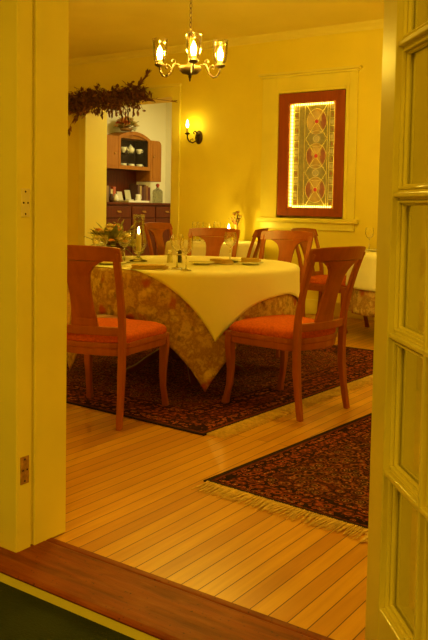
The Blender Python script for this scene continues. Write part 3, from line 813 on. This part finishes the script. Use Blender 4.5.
vs_ = (MB().lathe(shell([(.028,0),(.034,.02),(.03,.06),(.02,.11),(.019,.16),(.024,.18)], .003), 18, cap=False), M['hinge'])
bouquet('bud_vase', 'slim vase of small flowers beside the glowing candle on the small table', (-4.835,7.32,ZT), .075, .21, .335, {'petal_a': 4, 'petal_b': 4, 'petal_c': 3}, 22, 9, vs_, 4, (.02,.03))
# votive candle on the small table
vt = thing('votive_candle', 'small lit candle in glass on the small table under the sconce', 'candle', (-4.83,7.17,ZT))
obj('glass_cup', MB().lathe(shell([(.024,0),(.03,.004),(.033,.07),(.037,.13)], .002), 18, cap=False), M['glass'], vt, smooth=True)
obj('wax', MB().lathe([(.0235,.005),(.024,.11),(.0004,.112)], 16), M['candle'], vt)
obj('flame', MB().lathe([(.0004,.113),(.008,.124),(.010,.14),(.006,.16),(.0004,.185)], 10), mat_emit('votive_flame', (1,.70,.08), 110), vt, smooth=True)

# ------------------------------------------------------------------ chandelier
cx, cy, cz = -3.21, 4.27, 2.045
ch = thing('chandelier', 'bronze chandelier with three lit glass shades over the laid table', 'chandelier', (cx, cy, cz))
body = MB().lathe([(.0004,-.080),(.005,-.072),(.007,-.055),(.012,-.047),(.009,-.040),(.02,-.032),(.05,-.026),(.072,-.004),(.077,.012),(.070,.022),(.03,.030),(.018,.038),(.013,.06),(.016,.085),(.012,.11),(.010,.16),(.014,.20),(.022,.212),(.014,.224),(.008,.24),(.0004,.245)], 24)
obj('body', body, M['bronze'], ch, smooth=True)
lp = MB()
for a in range(4):
    c, s = math.cos(a*PI/2), math.sin(a*PI/2)
    lp.tube([(c*r, s*r, z) for r, z in ((.012,.205),(.03,.20),(.042,.215),(.036,.235),(.018,.238),(.006,.25))], .003, 6)
obj('top_scrolls', lp, M['bronze'], ch, smooth=True)
chn = MB(); k = 0; z = .245
while cz + z < CE - .07:
    pts = []
    for i in range(17):
        a = 2*PI*i/16; u = .0085*math.cos(a); v = .019*math.sin(a)
        pts.append((u, 0, z+.016+v) if k % 2 else (0, u, z+.016+v))
    chn.tube(pts, .0022, 6); z += .031; k += 1
obj('chain', chn, M['bronze'], ch, smooth=True)
obj('ceiling_rose', MB().lathe([(.0004,CE-cz-.075),(.012,CE-cz-.07),(.02,CE-cz-.04),(.055,CE-cz-.02),(.06,CE-cz)], 24), M['bronze'], ch, smooth=True)
# arm bearings, chosen from the view: left, front and right of the stem
for ang in (225, 313, 25):
    a = math.radians(ang); c, s = math.cos(a), math.sin(a)
    arm = bpy.data.objects.new('arm', None)
    prof = [(.05,.012),(.085,.034),(.105,.030),(.118,.005),(.132,-.030),(.158,-.052),(.180,-.048),(.196,-.022),(.202,.012)]
    am = MB().tube([(c*r, s*r, z) for r, z in prof], .0075, 8)
    am.tube([(c*r, s*r, z) for r, z in ((.125,-.01),(.135,.018),(.152,.028),(.165,.016),(.158,.002),(.148,.006))], .005, 6)
    am.tube([(c*r, s*r, z) for r, z in ((.10,.034),(.10,.055),(.115,.062),(.124,.05),(.115,.042))], .0045, 6)
    ao = obj('arm', am, M['bronze'], ch, smooth=True)
    R_ = .202
    C0 = (c*R_, s*R_, 0)
    obj('cup', MB().lathe([(.0004,.004),(.016,.008),(.03,.016),(.034,.024),(.030,.030),(.022,.034),(.02,.05),(.016,.056),(.0004,.057)], 18, C0), M['bronze'], ao, smooth=True)
    obj('glass_shade', MB().lathe(shell([(.023,.034),(.038,.048),(.045,.078),(.048,.11),(.048,.15),(.052,.188)], .002), 24, C0, cap=False), M['shade'], ao, smooth=True)
    obj('bulb', MB().lathe([(.010,.057),(.013,.066),(.017,.088),(.015,.108),(.008,.128),(.0004,.145)], 10, C0), M['bulb'], ao, smooth=True)

# ------------------------------------------------------------------ sconce
sx, sz = -5.565, 1.945
sc = thing('wall_sconce', 'dark bronze wall sconce with a candle bulb on the back wall', 'sconce', (sx, YB, sz))
bp = MB(); rs = []
for k, (rr, y) in enumerate(((.046,-.0005),(.046,-.008),(.036,-.016),(.015,-.022))):
    rs.append([(rr*1.15*math.cos(2*PI*i/20), y, rr*1.75*math.sin(2*PI*i/20)) for i in range(20)])
obj('backplate', bp.rings(rs), M['bronze'], sc, smooth=True)
a_ = MB().tube([(0,-.018,-.005),(-.005,-.05,-.045),(-.025,-.09,-.068),(-.055,-.115,-.055),(-.075,-.125,-.02),(-.078,-.126,.022)], .009, 8)
a_.tube([(0,-.018,.01),(.0,-.04,.05),(-.02,-.06,.07),(-.04,-.055,.05),(-.03,-.05,.035)], .009, 8)
a_.tube([(-.06,-.1,-.064),(-.055,-.09,-.03),(-.035,-.08,-.02),(-.03,-.08,-.04)], .004, 6)
obj('arm', a_, M['bronze'], sc, smooth=True)
C0 = (-.078,-.126,.02)
obj('drip_cup', MB().lathe([(.0004,0),(.012,.002),(.030,.016),(.032,.022),(.016,.02),(.013,.03),(.0004,.032)], 16, C0), M['bronze'], sc, smooth=True)
obj('candle_sleeve', MB().lathe([(.0125,.028),(.0125,.085),(.0004,.086)], 12, C0), M['plug'], sc)
obj('bulb', MB().lathe([(.008,.086),(.014,.10),(.018,.118),(.014,.14),(.007,.165),(.0004,.185)], 10, C0), M['bulb_candle'], sc, smooth=True)

# ------------------------------------------------------------------ dried garland over the passage
g = thing('dried_garland', 'dark dried twig and leaf garland hung over the passage', 'garland', (-6.95, YB-.03, 2.415))
rnd = random.Random(21)
tw = MB(); lf = MB(); pod = MB()
ct = MB(); ct.tube([(-.74,-.05,.03),(-.45,-.06,.05),(0,-.07,.06),(.4,-.06,.04),(.74,-.05,-.01)], .014, 6)
obj('stem_bundle', ct, M['twig'], g)
def rr3(a): return rnd.uniform(-a, a)
for i in range(430):
    u = rnd.uniform(-.72,.60); base = Vector((u, -.07+rr3(.04), .05 + rr3(.075)))
    sgn = -1 if rnd.random() < .6 else 1
    dirv = Vector((sgn*rnd.uniform(.4,1), -rnd.uniform(0,.35), rnd.uniform(-.7,.5))).normalized()
    L_ = rnd.uniform(.10,.24)
    mid = base + dirv*L_*.5 + Vector((0,0,rr3(.02))); end = base + dirv*L_ + Vector((0,0,-.03*rnd.random()))
    tw.tube([base, mid, end], [.003,.0024,.0012], 4)
    for q in range(rnd.randint(3,5)):
        p = base + (end-base)*rnd.uniform(.15,1)
        leaf_shape(lf, p, Vector((rr3(1), -abs(rr3(.6)), rr3(.9))), rnd.uniform(.04,.085), rnd.uniform(.011,.024), bend=rr3(.3))
# long hanging sprays at the left and the upright spray at the right
def spray(P, nl, lw=(.05,.09)):
    P = [Vector(p) for p in P]; tw.tube(P, .0032, 5)
    for q in range(nl):
        k = rnd.uniform(0, len(P)-1.001); i = int(k); p = P[i].lerp(P[i+1], k-i); d = (P[i+1]-P[i]).normalized()
        leaf_shape(lf, p, d + Vector((rr3(.7), rr3(.3), rr3(.5))), rnd.uniform(*lw), rnd.uniform(.007,.015), bend=rr3(.2))
spray([(-.30,-.09,.0),(-.48,-.1,-.12),(-.60,-.09,-.24),(-.63,-.09,-.33)], 30)
spray([(-.25,-.09,.0),(-.42,-.1,-.10),(-.50,-.09,-.18)], 20)
spray([(-.45,-.09,.0),(-.62,-.1,-.08),(-.73,-.09,-.15)], 16)
spray([(.45,-.08,.08),(.56,-.09,.17),(.66,-.09,.27),(.69,-.09,.31)], 34)
spray([(.35,-.08,.08),(.52,-.09,.13),(.60,-.09,.20)], 18)
spray([(.55,-.08,.03),(.80,-.08,.0),(.98,-.07,-.03),(1.10,-.06,-.05)], 16, (.03,.06))
spray([(-.5,-.08,.06),(-.65,-.08,.11),(-.76,-.08,.13)], 16)
for u, L_ in ((-.12,.10),(-.05,.14),(.03,.12),(.10,.13),(.17,.11),(.28,.20),(.33,.25),(.37,.22),(.47,.14),(.25,.12),(-.2,.09)):
    b = Vector((u,-.10,-.02)); e_ = b + Vector((.05+rr3(.03), -.02, -L_))
    tw.tube([b, (b+e_)/2+Vector((.01,0,0)), e_], .0026, 5)
    for q in range(5): leaf_shape(pod, b.lerp(e_, .45+.13*q), Vector((rr3(.35)+.15, rr3(.2), -1)), .06, .013, up=Vector((0,1,0)))
for (n_, mb_, mt) in (('twigs', tw, 'twig'), ('leaves', lf, 'dryleaf'), ('hanging_pods', pod, 'dryleaf')): obj(n_, mb_, M[mt], g)['kind'] = 'stuff'

# ------------------------------------------------------------------ sideboard with upper cabinets (front faces +X)
FZ = .22
sb = thing('sideboard_hutch', 'honey wood hutch with glazed arched door on a dark red base, beyond the passage', 'hutch', (HX+.004, 9.6, FZ))
XB, XU = .50, .32           # depth of base and upper cabinets; local y along the wall, local z from the floor
Y0, Ya, Yb_, Y1 = -.74, -.36, .405, .69
zc = 1.175 - FZ
bs = MB().box(0, XB-.02, -.85, .93, .0, zc-.035)
bso = obj('base_cabinet', bs, M['hutch_dark'], sb, bevel=.004)
obj('counter', MB().box(0, XB+.015, -.88, .95, zc-.035, zc), M['hutch_dark'], sb, bevel=.006)
for k in range(3):
    a = -.83 + k*.585; d_ = obj('drawer', MB().box(XB-.02, XB, a+.01, a+.575, zc-.235, zc-.06), M['hutch_dark'], sb, bevel=.006)
    hp = MB()
    yc = a+.29
    hp.tube([(XB+.002, yc-.04, zc-.14),(XB+.018, yc-.032, zc-.15),(XB+.022, yc, zc-.153),(XB+.018, yc+.032, zc-.15),(XB+.002, yc+.04, zc-.14)], .006, 8)
    hp.box(XB, XB+.004, yc-.042, yc+.042, zc-.145, zc-.128)
    obj('drawer_pull', hp, M['brass'], d_)
    dd = obj('cupboard_door', MB().box(XB-.02, XB, a+.01, a+.575, .06, zc-.25), M['hutch_dark'], sb, bevel=.006)
    obj('knob', MB().ball((XB+.012, a+.5, .45), .014), M['brass'], dd, smooth=True)
obj('back_board', MB().box(0, .02, Y0, .42, zc, 1.47), M['hutch_dark'], sb)
zt = 1.97
def cab(y0, y1, z0_, z1_, rc=0):
    m_ = MB(); m_.box(0, .015, y0, y1, z0_, z1_); m_.box(0, XU-.02, y0, y0+.02, z0_, z1_); m_.box(0, XU-.02, y1-.02, y1, z0_, z1_-rc); m_.box(0, XU-.02, y0+.02, y1-.02, z0_, z0_+.02); m_.box(0, XU-.02, y0+.02, y1-.02-rc, z1_-.02, z1_)
    return m_
obj('left_cabinet', cab(Y0, Ya, 1.47, zt), M['hutch'], sb, bevel=.003)
ld = obj('cabinet_door', MB().box(XU-.02, XU, Y0, Ya-.004, 1.47, zt).box(XU, XU+.006, Y0+.05, Ya-.06, 1.52, zt-.05), M['hutch'], sb, bevel=.006)
obj('knob', MB().ball((XU+.014, Ya-.09, 1.70), .016).tube([(XU, Ya-.09, 1.70),(XU+.014, Ya-.09, 1.70)], .007), M['brass'], ld, smooth=True)
obj('right_cabinet', cab(Yb_, Y1, 1.30, zt-.005, .05), M['hutch'], sb, bevel=.003)
def rdoor(y0, y1, z0_, z1_, r):
    P = [(y0,z0_),(y1,z0_),(y1,z1_-r)] + [(y1-r+r*math.cos(a), z1_-r+r*math.sin(a)) for a in [PI/2*k/6 for k in range(1,7)]] + [(y0,z1_)]
    return P
def prismx(mb, poly, xa, xb): return mb.profx(poly, xa, xb)
rd_ = obj('cabinet_door', prismx(MB(), rdoor(Yb_+.004, Y1, 1.30, zt-.005, .08), XU-.02, XU), M['hutch'], sb, bevel=.006)
obj('door_panel', prismx(MB(), rdoor(Yb_+.055, Y1-.05, 1.35, zt-.055, .06), XU, XU+.006), M['hutch'], rd_, bevel=.004)
obj('knob', MB().ball((XU+.016, Yb_+.075, 1.70), .016).tube([(XU, Yb_+.075, 1.70),(XU+.016, Yb_+.075, 1.70)], .007), M['brass'], rd_, smooth=True)
# centre: open carcass with shelves behind an arched glass door
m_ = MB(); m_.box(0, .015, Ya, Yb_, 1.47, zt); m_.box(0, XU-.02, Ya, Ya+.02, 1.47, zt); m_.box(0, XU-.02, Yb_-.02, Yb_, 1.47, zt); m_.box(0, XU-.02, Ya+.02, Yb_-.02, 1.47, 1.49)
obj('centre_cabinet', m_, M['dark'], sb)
sh = obj('shelf', MB().box(.016, XU-.04, Ya+.02, Yb_-.02, 1.72, 1.732), M['glass'], sb)
def arch(y): 
    u = (y-(Ya+Yb_)/2)/((Yb_-Ya)/2); return zt + .10*(1-u*u)
N_ = 18; ys_ = [Ya + (Yb_-Ya)*k/N_ for k in range(N_+1)]
top = [(y, arch(y)) for y in ys_]
ins = .055
iy0, iy1 = Ya+ins, Yb_-ins
inn = [(iy0 + (iy1-iy0)*k/N_, arch(iy0+(iy1-iy0)*k/N_)-.06) for k in range(N_+1)]
am_ = MB()
am_.profx(top + inn[::-1], XU-.02, XU)
am_.profx([(Ya,1.47),(Yb_,1.47),(Yb_,1.53),(Ya,1.53)], XU-.02, XU)
am_.profx([(Ya,1.53),(iy0,1.53),(iy0,inn[0][1]),(Ya,zt)], XU-.02, XU); am_.profx([(iy1,1.53),(Yb_,1.53),(Yb_,zt),(iy1,inn[-1][1])], XU-.02, XU)
gd = obj('glazed_door', am_, M['hutch'], sb, bevel=.003)
obj('door_pane', prismx(MB(), [(iy0,1.53),(iy1,1.53)] + inn[::-1], XU-.012, XU-.009), mat_glass('hutch_pane', (.95,.95,.9), 1.2, .02, .12), gd)
obj('arched_top', prismx(MB(), top + [(Yb_, zt-.015), (Ya, zt-.015)], .0, XU-.022), M['hutch'], sb)

WX = HX + .004; WY = 9.6; WZ = FZ
def cup(loc, label, s=1, group=None):
    t = thing('teacup', label, 'cup', loc, 0, group)
    obj('bowl', MB().lathe([(.0004,.006),(.022*s,.0),(.024*s,.006),(.042*s,.03*s),(.050*s,.065*s),(.047*s,.065*s),(.038*s,.03*s),(.0004,.012)], 18), M['china'], t, smooth=True)
    obj('handle', MB().tube([(.0, (.046)*s, .055*s),(0,.066*s,.052*s),(0,.070*s,.035*s),(0,.055*s,.022*s),(0,.040*s,.024*s)], .005, 6), M['china'], t, smooth=True)
    return t
c0 = cup((WX+.22, WY-.14, WZ+1.4905), 'white china cup at left on the lower shelf of the glazed hutch', 1.15)
for (y, z, lb, s_) in ((.05, 1.4905, 'white china cup in the middle of the lower shelf of the glazed hutch', 1), (.245, 1.4905, 'white china cup at right on the lower shelf of the glazed hutch', 1.05), (-.15, 1.7325, 'white china cup at left on the upper shelf of the glazed hutch', 1.15), (.235, 1.7325, 'white china cup at right on the upper shelf of the glazed hutch', 1.0)):
    dup(c0, (WX+.22, WY+y, WZ+z), rotz=random.uniform(-.5,.5), label=lb, scale=(s_*.9,s_*.9,s_))
tp = thing('teapot', 'white china teapot in the middle of the upper hutch shelf', 'teapot', (WX+.21, WY+.045, WZ+1.7325))
obj('pot', MB().lathe([(.0004,.0),(.035,0),(.055,.03),(.058,.06),(.042,.095),(.03,.105),(.0004,.11)], 18), M['china'], tp, smooth=True)
obj('lid', MB().lathe([(.031,.105),(.026,.118),(.008,.126),(.010,.14),(.0004,.145)], 16), M['china'], tp, smooth=True)
obj('spout', MB().tube([(0,-.05,.04),(0,-.08,.06),(0,-.10,.10)], [.014,.010,.007], 8), M['china'], tp, smooth=True)
obj('handle', MB().tube([(0,.05,.085),(0,.085,.085),(0,.09,.055),(0,.055,.03)], .006, 6), M['china'], tp, smooth=True)
# flowers on top
bk = (MB().lathe([(.0004,0),(.08,0),(.10,.03),(.105,.045),(.095,.045),(.0004,.03)], 20), M['basket'])
bouquet('flower_basket', 'basket of mixed flowers on top of the hutch', (WX+.225, WY-.08, WZ+zt+.103), .185, .035, .23, {'petal_a': 12, 'petal_b': 20, 'petal_c': 8}, 70, 31, bk, 6, (.045,.07))
# things on the counter
ZC = WZ + zc + .0005
bc = [(.25,.10,.03),(.12,.02,.018),(.33,.20,.08),(.10,.04,.03),(.42,.30,.12),(.08,.02,.02),(.14,.06,.03)]
names = ['brown', 'dark red', 'tan', 'near-black', 'buff', 'maroon', 'olive brown']
y = -.66
bm0 = [mat_plain('book_cover_%d' % k, c_, .6) for k, c_ in enumerate(bc)]
pages = mat_plain('page_edges', (.75,.66,.42), .8)
def book(loc, w_, h_, d_, mat, label, group):
    t = thing('book', label, 'book', loc, 0, group)
    m_ = MB(); m_.box(0, d_, 0, .003, 0, h_); m_.box(0, d_, w_-.003, w_, 0, h_); m_.box(d_-.003, d_, .003, w_-.003, 0, h_)
    obj('cover', m_, mat, t); obj('pages', MB().box(.004, d_-.004, .0035, w_-.0035, .003, h_-.004), pages, t)
    return t
for k in range(4):
    book((WX+.10, WY+y, ZC), .045, .25-.02*(k%2), .17, bm0[k], '%s book in the row left of the white dishes on the hutch counter' % names[k], 'books at the left of the hutch counter'); y += .047
y = .16
for k in range(6):
    book((WX+.08, WY+y, ZC), .040+.004*(k%3), .29-.02*(k%3), .19, bm0[(k+3)%7], '%s upright book right of the white dishes on the hutch counter' % names[(k+3)%7], 'books at the right of the hutch counter'); y += .053
for k, (yy, h_, c_) in enumerate(((-.38,.20,(.70,.56,.28)),(-.31,.24,(.45,.10,.05)))):
    t = thing('tea_tin', ('buff' if k == 0 else 'red') + ' lidded tin standing on the hutch counter', 'tin', (WX+.16, WY+yy, ZC))
    mm = mat_plain('tin_paint_%d' % k, c_, .35)
    obj('tin_body', MB().box(-.04,.04,-.03,.03,0,h_-.03), mm, t, bevel=.004); obj('lid', MB().box(-.042,.042,-.032,.032,h_-.03,h_), mm, t, bevel=.006)
# a leaning white dish set, a tray and stacked saucers
for k, (yy, w_, h_, lb) in enumerate(((-.16,.13,.17,'pale booklet leaning at left against the hutch back'),(.02,.12,.20,'taller pale booklet leaning beside the upright books on the hutch'))):
    t = thing('booklet', lb, 'booklet', (WX+.15, WY+yy, ZC+.002)); t.rotation_euler = (0, math.radians(-14), .1 - .2*k)
    obj('cover', MB().box(-.005,-.003,0,w_,0,h_).box(.003,.005,0,w_,0,h_).box(-.003,.003,0,.002,0,h_), mat_plain('booklet_cover_%d' % k, (.62,.58,.36) if k else (.70,.62,.42), .5), t)
    obj('pages', MB().box(-.0028,.0028,.0022,w_-.002,.001,h_-.002), pages, t)
tr = thing('serving_tray', 'pale serving tray lying on the hutch counter before the dishes', 'tray', (WX+.34, WY-.02, ZC))
obj('tray_base', MB().box(-.11,.11,-.24,.24,0,.008), M['china'], tr, bevel=.003)
obj('tray_rim', MB().box(-.12,-.11,-.25,.25,0,.03).box(.11,.12,-.25,.25,0,.03).box(-.11,.11,-.25,-.24,0,.03).box(-.11,.11,.24,.25,0,.03), M['china'], tr, bevel=.003)
for k in range(5):
    t = obj('saucer', MB().lathe([(.0004,0),(.03,0),(.07,.010),(.07,.0125),(.03,.004),(.0004,.004)], 20), M['china'], None, (WX+.34, WY-.12, ZC+.009+.0042*k*1.6), smooth=True)
    tag(t, 'white saucer in the stack on the pale serving tray', 'saucer', 'saucers stacked on the hutch tray')
t = thing('creamer', 'white creamer jug on the pale serving tray', 'jug', (WX+.33, WY+.10, ZC+.009))
obj('jug_body', MB().lathe([(.0004,0),(.035,0),(.045,.04),(.035,.09),(.04,.12),(.036,.12),(.03,.09),(.0004,.02)], 18), M['china'], t, smooth=True)
obj('handle', MB().tube([(0,.038,.105),(0,.07,.10),(0,.075,.06),(0,.043,.035)], .006, 6), M['china'], t, smooth=True)
t = thing('decanter', 'clear square decanter with red stopper at the right end of the hutch counter', 'decanter', (WX+.24, WY+.70, ZC))
sq = lambda r, z: [(r*k_, r*l_, z) for k_, l_ in ((-1,-1),(1,-1),(1,1),(-1,1))]
obj('bottle', MB().rings([sq(.058,0), sq(.062,.008), sq(.062,.19), sq(.05,.215), sq(.022,.23), sq(.022,.25), sq(.026,.255)]), mat_glass('decanter_glass', (.80,.80,.70), 1.5, .1), t, bevel=.006)
obj('stopper', MB().lathe([(.018,.256),(.020,.265),(.032,.285),(.028,.31),(.0004,.322)], 14), M['petal_c'], t, smooth=True)
for k, (yy, r_) in enumerate(((-.56,.035),(-.46,.045))):
    t = obj('ginger_jar', MB().lathe([(.0004,0),(r_*.7,0),(r_,.03),(r_*1.05,.06),(r_*.6,.10),(r_*.55,.11),(r_*.7,.115),(.0004,.13)], 18), M['china' if k else 'dark'], None, (WX+.36, WY+yy, ZC), smooth=True)
    tag(t, 'white lidded jar at the left of the hutch counter' if k else 'small dark jar at the left of the hutch counter', 'jar')

# ------------------------------------------------------------------ lights
def light(name, ty, loc, e, col, size=.05, rot=None):
    l = bpy.data.lights.new(name, ty); l.energy = e; l.color = col
    if ty == 'AREA': l.size = size
    else: l.shadow_soft_size = size
    o = bpy.data.objects.new(name, l); COL.objects.link(o); o.location = loc
    if rot: o.rotation_euler = rot
    return o
light('sideboard_room_lamp', 'AREA', (-6.6, 9.6, CE-.03), 10.5, (1,.84,.34), .5)
light('hall_light', 'AREA', (-1.5, -.7, 2.86), 7, (1,.63,.05), .5)
light('hall_light', 'AREA', (1.5, -.1, 2.86), 11, (1,.63,.05), .5)  # second hall source, added to brighten the casing behind the open door
light('dining_room_far_fill', 'POINT', (-.4, 5.2, 2.3), 8, (1,.715,.085), .12)  # unseen fill light, added to brighten the dining room ceiling

wd = bpy.data.worlds.new('World'); S.world = wd; wd.use_nodes = True
wd.node_tree.nodes['Background'].inputs[0].default_value = (.02,.012,.003,1); wd.node_tree.nodes['Background'].inputs[1].default_value = 1

# ------------------------------------------------------------------ camera
pi_, ro, ya = math.radians(3.56), math.radians(1.0), math.radians(35.0)
fw = Vector((-math.sin(ya)*math.cos(pi_), math.cos(ya)*math.cos(pi_), -math.sin(pi_)))
rt = Vector((math.cos(ya), math.sin(ya), 0)); up = rt.cross(fw)
r2_ = rt*math.cos(ro) + up*math.sin(ro); u2_ = -rt*math.sin(ro) + up*math.cos(ro)
cam = bpy.data.cameras.new('camera'); co_ = bpy.data.objects.new('camera', cam); COL.objects.link(co_)
mt = Matrix((r2_, u2_, -fw)).transposed().to_4x4(); mt.translation = Vector((0,0,1.15)); co_.matrix_world = mt
cam.sensor_fit = 'VERTICAL'; cam.sensor_height = 36; cam.sensor_width = 24; cam.lens = 796/640*36
cam.shift_y = -(320-255)/640
cam.clip_start = .02
S.camera = co_

S.view_settings.view_transform = 'Standard'; S.view_settings.look = 'None'; S.view_settings.gamma = 1; S.view_settings.exposure = 2.5
try: S.view_settings.use_curve_mapping = False
except Exception: pass
cy_ = S.cycles
cy_.use_denoising = True
try: cy_.denoiser = 'OPENIMAGEDENOISE'
except Exception: pass
cy_.sample_clamp_indirect = 6; cy_.caustics_reflective = False; cy_.caustics_refractive = False
cy_.max_bounces = 16; cy_.transmission_bounces = 14; cy_.transparent_max_bounces = 24; cy_.diffuse_bounces = 5
